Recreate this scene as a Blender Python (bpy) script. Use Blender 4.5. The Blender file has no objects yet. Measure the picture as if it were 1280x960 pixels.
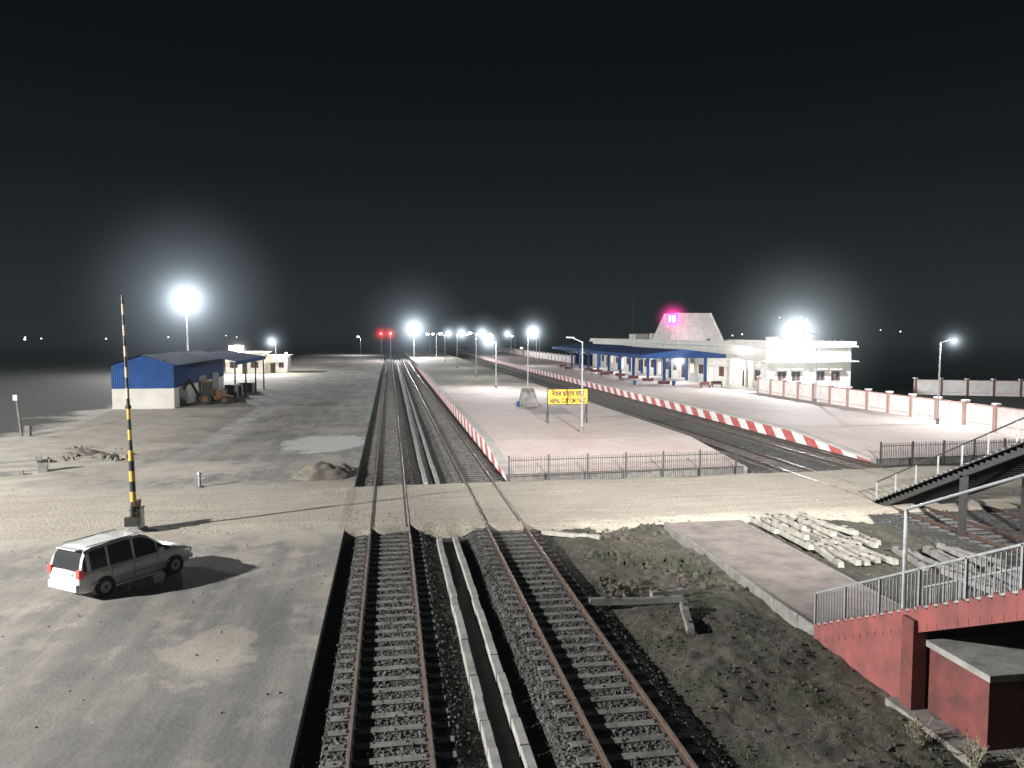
import bpy, math, random
import numpy as np
from mathutils import Vector, Matrix, noise
random.seed(4); rng=np.random.default_rng(4)
sc=bpy.context.scene
COL=sc.collection

# ---------------------------------------------------------------- materials
def nt(name):
    m=bpy.data.materials.new(name); m.use_nodes=True
    t=m.node_tree; b=t.nodes['Principled BSDF']; return m,t,b
def N(t,k,**kw):
    n=t.nodes.new(k)
    for a,v in kw.items(): setattr(n,a,v)
    return n
def coords(t,scale=(1,1,1)):
    g=N(t,'ShaderNodeNewGeometry'); mp=N(t,'ShaderNodeMapping'); mp.inputs['Scale'].default_value=scale
    t.links.new(g.outputs['Position'],mp.inputs['Vector']); return mp.outputs['Vector']
def noise_n(t,vec,scale,detail=4,rough=.6,dist=0.0):
    n=N(t,'ShaderNodeTexNoise'); n.inputs['Scale'].default_value=scale; n.inputs['Detail'].default_value=min(detail,5)
    n.inputs['Roughness'].default_value=rough; n.inputs['Distortion'].default_value=dist; t.links.new(vec,n.inputs['Vector']); return n.outputs['Fac']
def ramp(t,fac,a,b,ca=(0,0,0),cb=(1,1,1)):
    r=N(t,'ShaderNodeValToRGB'); e=r.color_ramp.elements
    e[0].position=a; e[1].position=b; e[0].color=(*ca,1); e[1].color=(*cb,1)
    t.links.new(fac,r.inputs['Fac']); return r.outputs['Color']
def mix(t,f,a,b,mode='MIX'):
    n=N(t,'ShaderNodeMix',data_type='RGBA',blend_type=mode)
    for s,v in ((0,f),(6,a),(7,b)):
        if isinstance(v,(int,float)): n.inputs[s].default_value=v
        elif isinstance(v,tuple): n.inputs[s].default_value=(*v[:3],1)
        else: t.links.new(v,n.inputs[s])
    return n.outputs[2]
def math_n(t,op,a,b=0.0,c=None,clamp=False):
    n=N(t,'ShaderNodeMath',operation=op,use_clamp=clamp)
    for i,v in enumerate((a,b,c)):
        if v is None: continue
        if isinstance(v,(int,float)): n.inputs[i].default_value=v
        else: t.links.new(v,n.inputs[i])
    return n.outputs[0]
def bump(t,b,h,strength=.4,dist=.02):
    n=N(t,'ShaderNodeBump'); n.inputs['Strength'].default_value=strength; n.inputs['Distance'].default_value=dist
    t.links.new(h,n.inputs['Height']); t.links.new(n.outputs['Normal'],b.inputs['Normal'])
def pm(name,c1,c2=None,scale=2.0,rough=.8,metal=0.0,bs=.3,bd=.01,bscale=None,lo=.35,hi=.65):
    m,t,b=nt(name); b.inputs['Roughness'].default_value=rough; b.inputs['Metallic'].default_value=metal
    if c2 is None: c2=tuple(x*.7 for x in c1)
    v=coords(t); f=noise_n(t,v,scale,5,.65)
    t.links.new(ramp(t,f,lo,hi,c1,c2),b.inputs['Base Color'])
    if bs>0: bump(t,b,noise_n(t,v,bscale or scale*6,3),bs,bd)
    return m
def em(name,c,s):
    m,t,b=nt(name); b.inputs['Base Color'].default_value=(*c,1)
    b.inputs['Emission Color'].default_value=(*c,1); b.inputs['Emission Strength'].default_value=s
    if s>4: m.cycles.emission_sampling='NONE'
    return m

def sepxyz(t):
    g=N(t,'ShaderNodeNewGeometry'); s=N(t,'ShaderNodeSeparateXYZ'); t.links.new(g.outputs['Position'],s.inputs[0]); return s.outputs

def spot_mask(t,x,y,nz,cx,cy,rx,ry,soft=.35,amp=1.6):
    dx=math_n(t,'MULTIPLY_ADD',x,1/rx,-cx/rx); dy=math_n(t,'MULTIPLY_ADD',y,1/ry,-cy/ry)
    d=math_n(t,'SQRT',math_n(t,'ADD',math_n(t,'MULTIPLY',dx,dx),math_n(t,'MULTIPLY',dy,dy)))
    d=math_n(t,'ADD',d,math_n(t,'MULTIPLY',math_n(t,'SUBTRACT',nz,.5),amp))
    return math_n(t,'MULTIPLY_ADD',d,-1/soft,1.0/soft,clamp=True)
def yard_mat():
    m,t,b=nt('yard_surface'); v=coords(t); x,y,z=sepxyz(t)
    big=noise_n(t,v,.13,5,.6); med=noise_n(t,v,.55,5,.65); fine=noise_n(t,v,9,4,.7)
    streak=noise_n(t,coords(t,(1.1,.07,1)),1.0,4,.6)
    arcs=noise_n(t,coords(t,(.5,.12,1)),1.0,3,.55,1.8)
    asp=ramp(t,fine,.3,.7,(.050,.051,.052),(.084,.085,.086))
    sand=ramp(t,med,.3,.7,(.225,.205,.172),(.36,.33,.282))
    dust=ramp(t,big,.45,.62); dust=math_n(t,'MULTIPLY',dust,.6)
    st=math_n(t,'MULTIPLY',ramp(t,streak,.42,.75),.6)
    med2=math_n(t,'ADD',math_n(t,'MULTIPLY',ramp(t,med,.56,.62),.3),math_n(t,'MULTIPLY',ramp(t,arcs,.55,.60),.22))
    d=math_n(t,'ADD',math_n(t,'ADD',dust,st),med2)
    lamp_falloff=math_n(t,'MULTIPLY_ADD',y,.024,.02,clamp=True)  # lamp falloff painted into the dust: darker foreground, paler with growing y
    d=math_n(t,'MULTIPLY',d,math_n(t,'MULTIPLY_ADD',lamp_falloff,.85,.25))
    d=math_n(t,'ADD',d,math_n(t,'MULTIPLY',lamp_falloff,.22),clamp=True)
    base=mix(t,d,asp,mix(t,.6,asp,sand))
    for (cx,cy,rx,ry,k) in ((-5.0,21.6,1.3,2.0,.5),(-13.5,52.5,5.5,3.6,.8),(-7.5,30.5,2.6,2.4,.35),(-13,24,2.5,2,.3)):
        base=mix(t,math_n(t,'MULTIPLY',spot_mask(t,x,y,med,cx,cy,rx,ry,.3,3.2),k),base,sand)
    nz=math_n(t,'ADD',math_n(t,'MULTIPLY',big,.5),math_n(t,'MULTIPLY',med,.5))
    base=mix(t,math_n(t,'MULTIPLY',spot_mask(t,x,y,nz,-5.6,63.5,3.0,4.8,.12,3.6),.85),base,(.34,.34,.335))
    nx=math_n(t,'ADD',x,math_n(t,'MULTIPLY',math_n(t,'SUBTRACT',big,.5),26))
    k=math_n(t,'MULTIPLY_ADD',nx,-.22,-3.4,clamp=True)
    base=mix(t,k,base,sand)
    yy=math_n(t,'ABSOLUTE',math_n(t,'SUBTRACT',y,40.0)); yy=math_n(t,'ADD',yy,math_n(t,'MULTIPLY',math_n(t,'SUBTRACT',med,.5),14))
    k3=math_n(t,'MULTIPLY_ADD',yy,-.35,2.8,clamp=True); base=mix(t,math_n(t,'MULTIPLY',k3,.85),base,sand)
    field=ramp(t,med,.35,.65,(.008,.010,.007),(.022,.021,.014))
    k2=math_n(t,'MULTIPLY_ADD',nx,-.25,-8.0,clamp=True)
    base=mix(t,k2,base,field)
    t.links.new(base,b.inputs['Base Color']); b.inputs['Roughness'].default_value=.85
    h=math_n(t,'ADD',fine,math_n(t,'MULTIPLY',med,2.0)); bump(t,b,h,.5,.03); return m
def road_mat():
    m,t,b=nt('dusty_road'); v=coords(t)
    s=noise_n(t,coords(t,(.10,.8,1)),1.2,5,.65,.6); f=noise_n(t,v,6,5,.7); g=noise_n(t,v,.35,4)
    c=ramp(t,s,.3,.72,(.21,.185,.145),(.38,.342,.28)); c=mix(t,math_n(t,'MULTIPLY',ramp(t,g,.4,.65),.55),c,(.18,.162,.135))
    c=mix(t,.45,c,ramp(t,f,.3,.7,(.15,.133,.107),(.42,.382,.315)))
    t.links.new(c,b.inputs['Base Color']); b.inputs['Roughness'].default_value=.95
    bump(t,b,math_n(t,'ADD',f,math_n(t,'MULTIPLY',s,2.0)),.8,.07); return m
def ballast_mat():
    m,t,b=nt('ballast_stone'); v=coords(t)
    vo=N(t,'ShaderNodeTexVoronoi'); vo.inputs['Scale'].default_value=11; t.links.new(v,vo.inputs['Vector'])
    bw=N(t,'ShaderNodeRGBToBW'); t.links.new(vo.outputs['Color'],bw.inputs[0])
    c=ramp(t,bw.outputs[0],.2,.85,(.020,.020,.019),(.082,.08,.076))
    g=noise_n(t,v,.7,4); c=mix(t,ramp(t,g,.45,.65),c,(.03,.027,.022))
    t.links.new(c,b.inputs['Base Color']); b.inputs['Roughness'].default_value=.95
    bump(t,b,vo.outputs['Distance'],1.0,.06); return m
def soil_mat(name='soil',a=(.032,.029,.023),c2=(.105,.092,.072)):
    m,t,b=nt(name); v=coords(t); g=noise_n(t,v,.5,5,.7); f=noise_n(t,v,5,5,.75)
    c=ramp(t,f,.3,.72,a,c2); c=mix(t,math_n(t,'MULTIPLY',ramp(t,g,.42,.6),.8),c,(.024,.028,.016))
    t.links.new(c,b.inputs['Base Color']); b.inputs['Roughness'].default_value=1
    bump(t,b,f,1.0,.10); return m
def paver_mat():
    m,t,b=nt('platform_pavers'); v=coords(t)
    br=N(t,'ShaderNodeTexBrick'); br.inputs['Scale'].default_value=1.0; br.inputs['Brick Width'].default_value=.6; br.inputs['Row Height'].default_value=.3
    br.inputs['Mortar Size'].default_value=.012
    br.inputs['Color1'].default_value=(.53,.42,.39,1); br.inputs['Color2'].default_value=(.46,.385,.36,1); br.inputs['Mortar'].default_value=(.29,.245,.225,1)
    t.links.new(v,br.inputs['Vector'])
    g=noise_n(t,v,.25,5,.65); f=noise_n(t,v,1.6,5); x,y,z=sepxyz(t)
    c=mix(t,math_n(t,'MULTIPLY',ramp(t,g,.4,.68),.6),br.outputs['Color'],(.55,.50,.47))
    c=mix(t,math_n(t,'MULTIPLY',ramp(t,f,.5,.75),.4),c,(.28,.24,.225))
    yy=math_n(t,'ADD',y,math_n(t,'MULTIPLY',g,60)); 
    k=math_n(t,'MULTIPLY_ADD',yy,.05,-7.0,clamp=True)
    isl=math_n(t,'LESS_THAN',x,30.0); k=math_n(t,'MULTIPLY',math_n(t,'MULTIPLY',k,isl),.8)
    c=mix(t,k,c,mix(t,ramp(t,f,.4,.6),(.13,.12,.07),(.05,.07,.03)))
    t.links.new(c,b.inputs['Base Color']); b.inputs['Roughness'].default_value=.8
    bump(t,b,f,.25,.02); return m
def stripe_mat():
    m,t,b=nt('red_white_edge_paint'); x,y,z=sepxyz(t)
    q=math_n(t,'ADD',y,math_n(t,'MULTIPLY',z,-1.1)); q=math_n(t,'DIVIDE',q,3.4); q=math_n(t,'FRACT',q); q=math_n(t,'GREATER_THAN',q,.5)
    g=noise_n(t,coords(t),2.5,5,.7)
    c=mix(t,q,(.68,.65,.62),(.38,.05,.045)); c=mix(t,math_n(t,'MULTIPLY',ramp(t,g,.45,.7),.65),c,(.26,.21,.185))
    t.links.new(c,b.inputs['Base Color']); b.inputs['Roughness'].default_value=.7; return m
def boom_mat():
    m,t,b=nt('boom_stripes'); x,y,z=sepxyz(t)
    q=math_n(t,'FRACT',math_n(t,'DIVIDE',z,.92)); q=math_n(t,'GREATER_THAN',q,.5)
    hi=math_n(t,'GREATER_THAN',z,5.6)
    yel=mix(t,hi,(.50,.28,.05),(.36,.28,.20))
    t.links.new(mix(t,q,(.015,.015,.015),yel),b.inputs['Base Color']); b.inputs['Roughness'].default_value=.5; return m
def corr_mat(name,c,axis,freq=28):
    m,t,b=nt(name); o=sepxyz(t); s=math_n(t,'SINE',math_n(t,'MULTIPLY',o[axis],freq))
    g=noise_n(t,coords(t),.8,5); t.links.new(mix(t,ramp(t,g,.4,.7),c,tuple(v*.6+.01 for v in c)),b.inputs['Base Color'])
    b.inputs['Roughness'].default_value=.85; b.inputs['Specular IOR Level'].default_value=.2; bump(t,b,s,.6,.03); return m

M={}
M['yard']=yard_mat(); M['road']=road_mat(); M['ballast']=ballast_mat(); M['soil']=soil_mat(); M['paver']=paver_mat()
M['field']=soil_mat('field_soil',(.007,.008,.005),(.020,.019,.012))
M['stripe']=stripe_mat(); M['boom']=boom_mat()
M['blue']=corr_mat('blue_sheet_x',(.025,.08,.25),0); M['bluey']=corr_mat('blue_sheet_y',(.018,.055,.17),1)
M['conc']=pm('concrete',(.25,.245,.23),(.13,.127,.118),1.8,.9,bs=.6)
M['concd']=pm('old_concrete',(.18,.172,.16),(.10,.095,.088),3,.95,bs=.6)
M['patch']=pm('coping_concrete',(.42,.40,.38),(.30,.28,.26),.8,.9,bs=.2)
M['sleeper']=pm('sleeper_concrete',(.14,.135,.125),(.055,.052,.047),2.3,.95,bs=.5)
M['pole_sl']=pm('loose_sleeper_concrete',(.27,.255,.22),(.14,.13,.112),3,.95,bs=.6)
M['rubblem']=pm('rubble_stone',(.20,.19,.17),(.12,.112,.10),3,.9,bs=.5)
M['rail']=pm('rail_rust',(.085,.05,.035),(.05,.032,.025),6,.6,.3)
M['railtop']=pm('rail_head',(.30,.25,.215),(.18,.14,.115),6,.4,.6,bs=0)
M['wall']=pm('cream_wall',(.64,.62,.565),(.50,.475,.43),.5,.85,bs=.1,lo=.4,hi=.75)
M['white']=pm('white_paint',(.66,.65,.63),(.50,.49,.47),1.2,.7,bs=.1,lo=.4,hi=.75)
M['pinkwall']=pm('pale_pink_wall',(.78,.74,.72),(.60,.55,.53),1.0,.85,bs=.15,lo=.4,hi=.75)
M['trim']=pm('faded_red_trim',(.42,.28,.24),(.34,.21,.18),2,.8)
M['brick']=pm('red_brown_trim',(.30,.10,.065),(.20,.075,.05),2,.8)
M['red']=pm('red_oxide_wall',(.20,.05,.044),(.10,.034,.031),1.3,.8,bs=.4,lo=.36,hi=.68)
M['reddk']=pm('dark_red_wall',(.13,.03,.026),(.06,.02,.018),1.6,.85)
M['gal']=pm('galvanised_steel',(.34,.35,.36),(.24,.25,.26),5,.5,.5,bs=0)
M['iron']=pm('dark_iron',(.045,.042,.04),(.03,.03,.03),5,.5,.4,bs=0)
M['dark']=pm('dark_void',(.012,.012,.013),(.008,.008,.008),2,.6,bs=0)
M['pave']=pm('path_screed',(.19,.162,.15),(.11,.094,.087),.9,.9,bs=.3)
M['yellow']=pm('sign_yellow',(.80,.47,.015),(.72,.42,.015),2,.5,bs=0)
M['black']=pm('sign_black',(.01,.01,.01),(.012,.012,.012),2,.5,bs=0)
M['sand']=pm('sand_pile_mat',(.155,.14,.117),(.085,.078,.066),2.5,1,bs=.8,bd=.05)
M['orange']=pm('machine_orange',(.15,.07,.02),(.08,.04,.02),2.5,.7)
M['tyre']=pm('tyre_rubber',(.02,.02,.02),(.015,.015,.015),5,.8,bs=0)
M['grass']=pm('grass_blades',(.035,.055,.02),(.06,.062,.03),3,.9,bs=0)
M['dry']=pm('dry_stalk',(.30,.27,.20),(.2,.175,.12),3,.9,bs=0)
m,t,b=nt('car_paint'); b.inputs['Roughness'].default_value=.3; b.inputs['Coat Weight'].default_value=.6
f=noise_n(t,coords(t),3,5); t.links.new(ramp(t,f,.3,.7,(.60,.60,.61),(.48,.475,.465)),b.inputs['Base Color']); M['paint']=m
m,t,b=nt('car_glass'); b.inputs['Base Color'].default_value=(.03,.032,.035,1); b.inputs['Roughness'].default_value=.1; M['glass']=m
m,t,b=nt('window_glass'); b.inputs['Base Color'].default_value=(.03,.035,.04,1); b.inputs['Roughness'].default_value=.12; M['wglass']=m
M['tail']=em('tail_lamp',(.5,.05,.04),.2)
M['lampW']=em('lamp_white',(.92,.97,1),60); M['lampD']=em('lamp_dim',(1,.93,.8),14); M['lampS']=em('lamp_far',(.95,.97,1),12)
M['lampR']=em('signal_red',(1,.03,.03),45); M['lampP']=em('led_magenta',(1,.03,.30),7); M['lampPc']=em('led_magenta_core',(1,.5,.8),7)
M['litwin']=em('lit_window',(1,.9,.7),1.6)

# ---------------------------------------------------------------- mesh helper
class MB:
    def __init__(s): s.v=[];s.f=[];s.m=[];s.mats=[]
    def mi(s,k):
        if k not in s.mats: s.mats.append(k)
        return s.mats.index(k)
    def add(s,vs,fs,k):
        o=len(s.v); s.v+= [tuple(p) for p in vs]; i=s.mi(k)
        for f in fs: s.f.append(tuple(o+a for a in f)); s.m.append(i)
    def box(s,x0,x1,y0,y1,z0,z1,k,T=None):
        vs=[(x,y,z) for z in (z0,z1) for x,y in ((x0,y0),(x1,y0),(x1,y1),(x0,y1))]
        if T is not None: vs=[T@Vector(p) for p in vs]
        s.add(vs,[(0,3,2,1),(4,5,6,7),(0,1,5,4),(1,2,6,5),(2,3,7,6),(3,0,4,7)],k)
    def cyl(s,p0,p1,r0,r1,k,n=10,caps=True):
        p0=Vector(p0);p1=Vector(p1);d=(p1-p0).normalized()
        a=d.orthogonal().normalized(); b_=d.cross(a)
        vs=[]
        for p,r in ((p0,r0),(p1,r1)):
            for i in range(n):
                th=2*math.pi*i/n; vs.append(p+a*math.cos(th)*r+b_*math.sin(th)*r)
        fs=[(i,(i+1)%n,n+(i+1)%n,n+i) for i in range(n)]
        if caps: fs+=[tuple(range(n-1,-1,-1)),tuple(range(n,2*n))]
        s.add(vs,fs,k)
    def beam(s,p0,p1,w,h,k):
        p0=Vector(p0);p1=Vector(p1);d=p1-p0;L=d.length;d.normalize()
        u=Vector((0,0,1)) if abs(d.z)<.95 else Vector((1,0,0))
        sx=d.cross(u).normalized(); up=sx.cross(d)
        T=Matrix((( sx.x,d.x,up.x,p0.x),(sx.y,d.y,up.y,p0.y),(sx.z,d.z,up.z,p0.z),(0,0,0,1)))
        s.box(-w/2,w/2,0,L,-h/2,h/2,k,T)
    def loft(s,rings,k,closed=False,capends=False):
        n=len(rings[0]); vs=[p for r in rings for p in r]; fs=[]
        for i in range(len(rings)-1):
            for j in range(n if closed else n-1):
                a=i*n+j;b_=i*n+(j+1)%n; fs.append((a,b_,b_+n,a+n))
        if capends: fs+=[tuple(range(n-1,-1,-1)),tuple((len(rings)-1)*n+j for j in range(n))]
        s.add(vs,fs,k)
    def sphere(s,c,r,k,n=10,sc=(1,1,1)):
        rings=[]
        for i in range(n-1,0,-1):
            ph=math.pi*i/n
            rings.append([(c[0]+sc[0]*r*math.sin(ph)*math.cos(2*math.pi*j/(n*2)),c[1]+sc[1]*r*math.sin(ph)*math.sin(2*math.pi*j/(n*2)),c[2]+sc[2]*r*math.cos(ph)) for j in range(2*n)])
        s.loft(rings,k,True,True)
    def build(s,name,parent=None,loc=(0,0,0),rz=0,smooth=False,bevel=0,fixn=False):
        me=bpy.data.meshes.new(name); me.from_pydata(s.v,[],s.f)
        for k in s.mats: me.materials.append(M[k])
        me.polygons.foreach_set('material_index',s.m)
        if smooth: me.polygons.foreach_set('use_smooth',[True]*len(s.f))
        me.update()
        if fixn:
            import bmesh
            bm=bmesh.new(); bm.from_mesh(me); bmesh.ops.recalc_face_normals(bm,faces=bm.faces); bm.to_mesh(me); bm.free()
        o=bpy.data.objects.new(name,me); COL.objects.link(o); o.location=loc; o.rotation_euler=(0,0,rz)
        if parent: o.parent=parent
        if bevel:
            bv=o.modifiers.new('bevel','BEVEL'); bv.width=bevel; bv.segments=2; bv.limit_method='ANGLE'
        return o
def empty(name,loc=(0,0,0),rz=0):
    o=bpy.data.objects.new(name,None); COL.objects.link(o); o.location=loc; o.rotation_euler=(0,0,rz); o.empty_display_size=.3; return o
def light(name,kind,loc,power,parent=None,color=(.97,.985,1),radius=.2,target=None,angle=90,blend=.6):
    l=bpy.data.lights.new(name,kind); l.energy=power; l.color=color; l.shadow_soft_size=radius
    if kind=='SPOT': l.spot_size=math.radians(angle); l.spot_blend=blend
    o=bpy.data.objects.new(name,l); COL.objects.link(o); o.location=loc
    if target is not None:
        w=Vector(loc)+(parent.location if parent else Vector())
        o.rotation_euler=(Vector(target)-w).to_track_quat('-Z','Y').to_euler()
    if parent: o.parent=parent
    return o
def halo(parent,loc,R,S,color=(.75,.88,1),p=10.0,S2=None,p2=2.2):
    # glow painted by an emission volume, not lit mist: fades away from the lamp
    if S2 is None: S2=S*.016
    m=bpy.data.materials.new('emissive_halo'); m.use_nodes=True; t=m.node_tree; t.nodes.clear()
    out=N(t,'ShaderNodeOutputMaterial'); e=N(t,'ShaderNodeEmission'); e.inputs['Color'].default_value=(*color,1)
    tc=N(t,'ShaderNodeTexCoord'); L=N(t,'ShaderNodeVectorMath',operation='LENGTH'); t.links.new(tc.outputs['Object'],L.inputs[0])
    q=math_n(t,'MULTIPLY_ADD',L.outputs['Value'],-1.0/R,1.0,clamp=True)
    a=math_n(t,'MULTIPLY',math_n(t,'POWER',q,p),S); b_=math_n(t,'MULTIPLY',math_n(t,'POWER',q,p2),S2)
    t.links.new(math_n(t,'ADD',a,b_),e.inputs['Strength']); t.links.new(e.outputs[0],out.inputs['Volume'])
    g_=MB(); g_.sphere((0,0,0),R,'dark',10); o=g_.build('emissive_halo',parent,loc,fixn=True); o.data.materials.clear(); o.data.materials.append(m); return o

# ---------------------------------------------------------------- world
w=bpy.data.worlds.new('World'); sc.world=w; w.use_nodes=True; t=w.node_tree; bg=t.nodes['Background']
tc=N(t,'ShaderNodeTexCoord'); sx=N(t,'ShaderNodeSeparateXYZ'); t.links.new(tc.outputs['Generated'],sx.inputs[0])
r=N(t,'ShaderNodeValToRGB'); t.links.new(sx.outputs['Z'],r.inputs['Fac']); e=r.color_ramp.elements
e[0].position=0; e[0].color=(.020,.0255,.028,1); e[1].position=1; e[1].color=(.0006,.0006,.0010,1)
for p,c in ((.05,(.0155,.0195,.0215,1)),(.12,(.0092,.0115,.0132,1)),(.20,(.0046,.0056,.0070,1)),(.32,(.0016,.0018,.0027,1)),(.45,(.0009,.0009,.0015,1))):
    q=e.new(p); q.color=c
t.links.new(r.outputs['Color'],bg.inputs['Color']); bg.inputs['Strength'].default_value=1.0
m=bpy.data.materials.new('mist'); m.use_nodes=True; t=m.node_tree; t.nodes.clear(); out=N(t,'ShaderNodeOutputMaterial')
ab=N(t,'ShaderNodeVolumeAbsorption'); ab.inputs['Color'].default_value=(0,0,0,1); dns=.0028; ab.inputs['Density'].default_value=dns
ee=N(t,'ShaderNodeEmission'); ee.inputs['Color'].default_value=(.0235,.0295,.0320,1); ee.inputs['Strength'].default_value=dns  # haze glow put in as emission; no lamplight scatters in this volume
ad=N(t,'ShaderNodeAddShader'); t.links.new(ab.outputs[0],ad.inputs[0]); t.links.new(ee.outputs[0],ad.inputs[1]); t.links.new(ad.outputs[0],out.inputs['Volume'])
g=MB(); g.box(-1500,1500,-150,2500,-3,32,'dark'); o=g.build('mist'); o.data.materials.clear(); o.data.materials.append(m)

# ---------------------------------------------------------------- ground
g=MB(); g.add([(-3000,-200,-.5),(3000,-200,-.5),(3000,4000,-.5),(-3000,4000,-.5)],[(0,1,2,3)],'field'); g.build('ground')
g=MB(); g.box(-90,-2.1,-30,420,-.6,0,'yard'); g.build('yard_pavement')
prof=[(-2.1,-.42),(-1.75,-.30),(-1.45,-.20),(1.35,-.20),(1.9,-.42),(3.15,-.42),(3.6,-.25),(3.9,-.20),(6.6,-.20),(7.2,-.42)]
def bed_z(x):
    for (a,za),(b_,zb) in zip(prof,prof[1:]):
        if a<=x<=b_: return za+(zb-za)*(x-a)/(b_-a)
    return -.42
g=MB(); g.loft([[(x,y,z) for x,z in prof] for y in (2,460)],'ballast')
g.box(23.45,33.4,2,460,-.5,-.2,'ballast'); g.build('ballast_bed')
def stones(name,n,xr,yr,zf,rmin,rmax,mat,keep=None):
    ph=(1+5**.5)/2
    iv=np.array([(-1,ph,0),(1,ph,0),(-1,-ph,0),(1,-ph,0),(0,-1,ph),(0,1,ph),(0,-1,-ph),(0,1,-ph),(ph,0,-1),(ph,0,1),(-ph,0,-1),(-ph,0,1)])/1.9
    fi=np.array([(0,11,5),(0,5,1),(0,1,7),(0,7,10),(0,10,11),(1,5,9),(5,11,4),(11,10,2),(10,7,6),(7,1,8),(3,9,4),(3,4,2),(3,2,6),(3,6,8),(3,8,9),(4,9,5),(2,4,11),(6,2,10),(8,6,7),(9,8,1)])
    V=[];F=[];o=0
    for i in range(n):
        x=rng.uniform(*xr); y=rng.uniform(*yr)
        if keep and not keep(x,y): continue
        rr=rmin+(rmax-rmin)*rng.random()**2
        p=iv*(rr*rng.uniform(.6,1.2,3))+rng.normal(0,rr*.13,(12,3)); a=rng.uniform(0,6.28); c,s_=math.cos(a),math.sin(a)
        q=p.copy(); q[:,0]=p[:,0]*c-p[:,1]*s_; q[:,1]=p[:,0]*s_+p[:,1]*c
        q+= (x,y,zf(x,y)+rr*.25); V.append(q); F.append(fi+o); o+=12
    V=np.concatenate(V);F=np.concatenate(F)
    me=bpy.data.meshes.new(name); me.from_pydata(V.tolist(),[],F.tolist()); me.materials.append(M[mat]); me.update()
    ob=bpy.data.objects.new(name,me); COL.objects.link(ob); return ob
def onbed(x,y):
    if 1.95<x<2.95: return False
    return True
stones('ballast_stones',13500,(-2.25,7.2),(12.5,35.2),lambda x,y:bed_z(x),.022,.055,'ballast',onbed)
stones('ballast_stones',3500,(-2.1,7.0),(45.2,75),lambda x,y:bed_z(x),.03,.07,'ballast',onbed)
stones('ballast_stones',4500,(23.5,33.3),(20,60),lambda x,y:-.2,.03,.07,'ballast',lambda x,y:not 35<y<45.5)

def soil_z(x,y):
    e_=min(1,max(0,(x-7.0)/1.2))
    return -.42+e_*(.10+.20*noise.noise(Vector((x*.33,y*.33,1)))+.10*noise.noise(Vector((x*1.1,y*1.1,5)))+.06*noise.noise(Vector((x*3,y*3,9)))+.03*noise.noise(Vector((x*8,y*8,3))))
g=MB(); nx,ny=200,240
xs=np.linspace(6.9,23.4,nx); ys=np.linspace(8,35.4,ny)
g.loft([[(x,y,soil_z(x,y)) for x in xs] for y in ys],'soil'); g.build('bare_soil',smooth=True)
g=MB(); g.add([(7,2,-.47),(120,2,-.47),(120,60,-.47),(7,60,-.47)],[(0,1,2,3)],'soil'); g.add([(50.5,60.1,-.47),(120,60.1,-.47),(120,130,-.47),(50.5,130,-.47)],[(0,1,2,3)],'field');g.build('waste_ground')
nopath=lambda x,y: not(12.3<x<16.5)
stones('soil_clods',3800,(7.2,23),(12,35),soil_z,.010,.065,'soil',nopath)
def debris(x,y): return nopath(x,y) and noise.noise(Vector((x*.4,y*.4,3)))>.05
stones('rubble',700,(7.5,12.3),(25,34.5),soil_z,.04,.20,'soil',debris)
g=MB()
for i in range(20000):
    x=random.uniform(6.8,23); y=random.uniform(12,34.5)
    if random.random()<.15: x=random.choice((1.8,3.0,3.2,-2.2))+random.gauss(0,.12); y=random.uniform(13,35)
    if 12.3<x<16.5: continue
    if noise.noise(Vector((x*.5,y*.35,7)))<.02+.1*random.random() and x>6.5: continue
    z=(soil_z(x,y) if x>7 else bed_z(x))-.01; a=random.uniform(0,6.28); h=random.uniform(.04,.17); wd=.010
    dx,dy=math.cos(a),math.sin(a); lx,ly=random.gauss(0,.06),random.gauss(0,.06)
    g.add([(x-dx*wd,y-dy*wd,z),(x+dx*wd,y+dy*wd,z),(x+lx,y+ly,z+h)],[(0,1,2)],'grass')
g.build('grass')
g=MB()
for cx,cy in ((12.1,13.9),(12.9,13.4),(11.6,15.0)):
    for i in range(34):
        a=random.uniform(0,6.28); h=random.uniform(.25,.75); sp=random.uniform(.05,.35)
        p0=Vector((cx+random.gauss(0,.05),cy+random.gauss(0,.05),-.4)); p1=p0+Vector((math.cos(a)*sp,math.sin(a)*sp,h)); g.beam(p0,p1,.008,.008,'dry')
        for k in range(4):
            q=p0.lerp(p1,random.uniform(.4,1)); d=Vector((random.gauss(0,.05),random.gauss(0,.05),random.gauss(.02,.02))); e1=d.cross(Vector((0,0,1)))*.35
            g.add([q,q+d*.6+e1,q+d*1.2,q+d*.6-e1],[(0,1,2,3)],'dry' if k%2 else 'grass')
g.build('dry_weed')

# crossing road
g=MB(); rows=[]
for i in range(0,521):
    x=-60+i*.25
    j0=.6*noise.noise(Vector((x*.25,0,0)))+.45*noise.noise(Vector((x*1.1,3,0)))+.2*noise.noise(Vector((x*4,3,0))); j1=.5*noise.noise(Vector((x*.25,9,0)))+.25*noise.noise(Vector((x,13,0)))
    z=.006 if x<-2.1 else -.018
    y0=35.3+j0; y1=45.1+j1+max(0,x-20)*.06
    ring=[(x,y0-1.3,-.47),(x,y0-.45,z-.10),(x,y0,z)]
    for q in range(1,24):
        u=q/24; yy=y0+(y1-y0)*u; zz=z
        if not(-2.2<x<7): zz+=abs(.045*noise.noise(Vector((x*.2,yy*1.2,2))))+.015*abs(noise.noise(Vector((x*1.5,yy*2,2))))
        ring.append((x,yy,zz))
    ring+=[(x,y1,z),(x,y1+.35,z-.1),(x,y1+1,-.47)]
    rows.append(ring)
g.loft(rows,'road'); g.build('crossing_road',smooth=True,fixn=True)
stones('gravel',1900,(-12,40),(34.4,45.8),lambda x,y:-.01 if y>35 else -.1,.01,.05,'rubblem')

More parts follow.
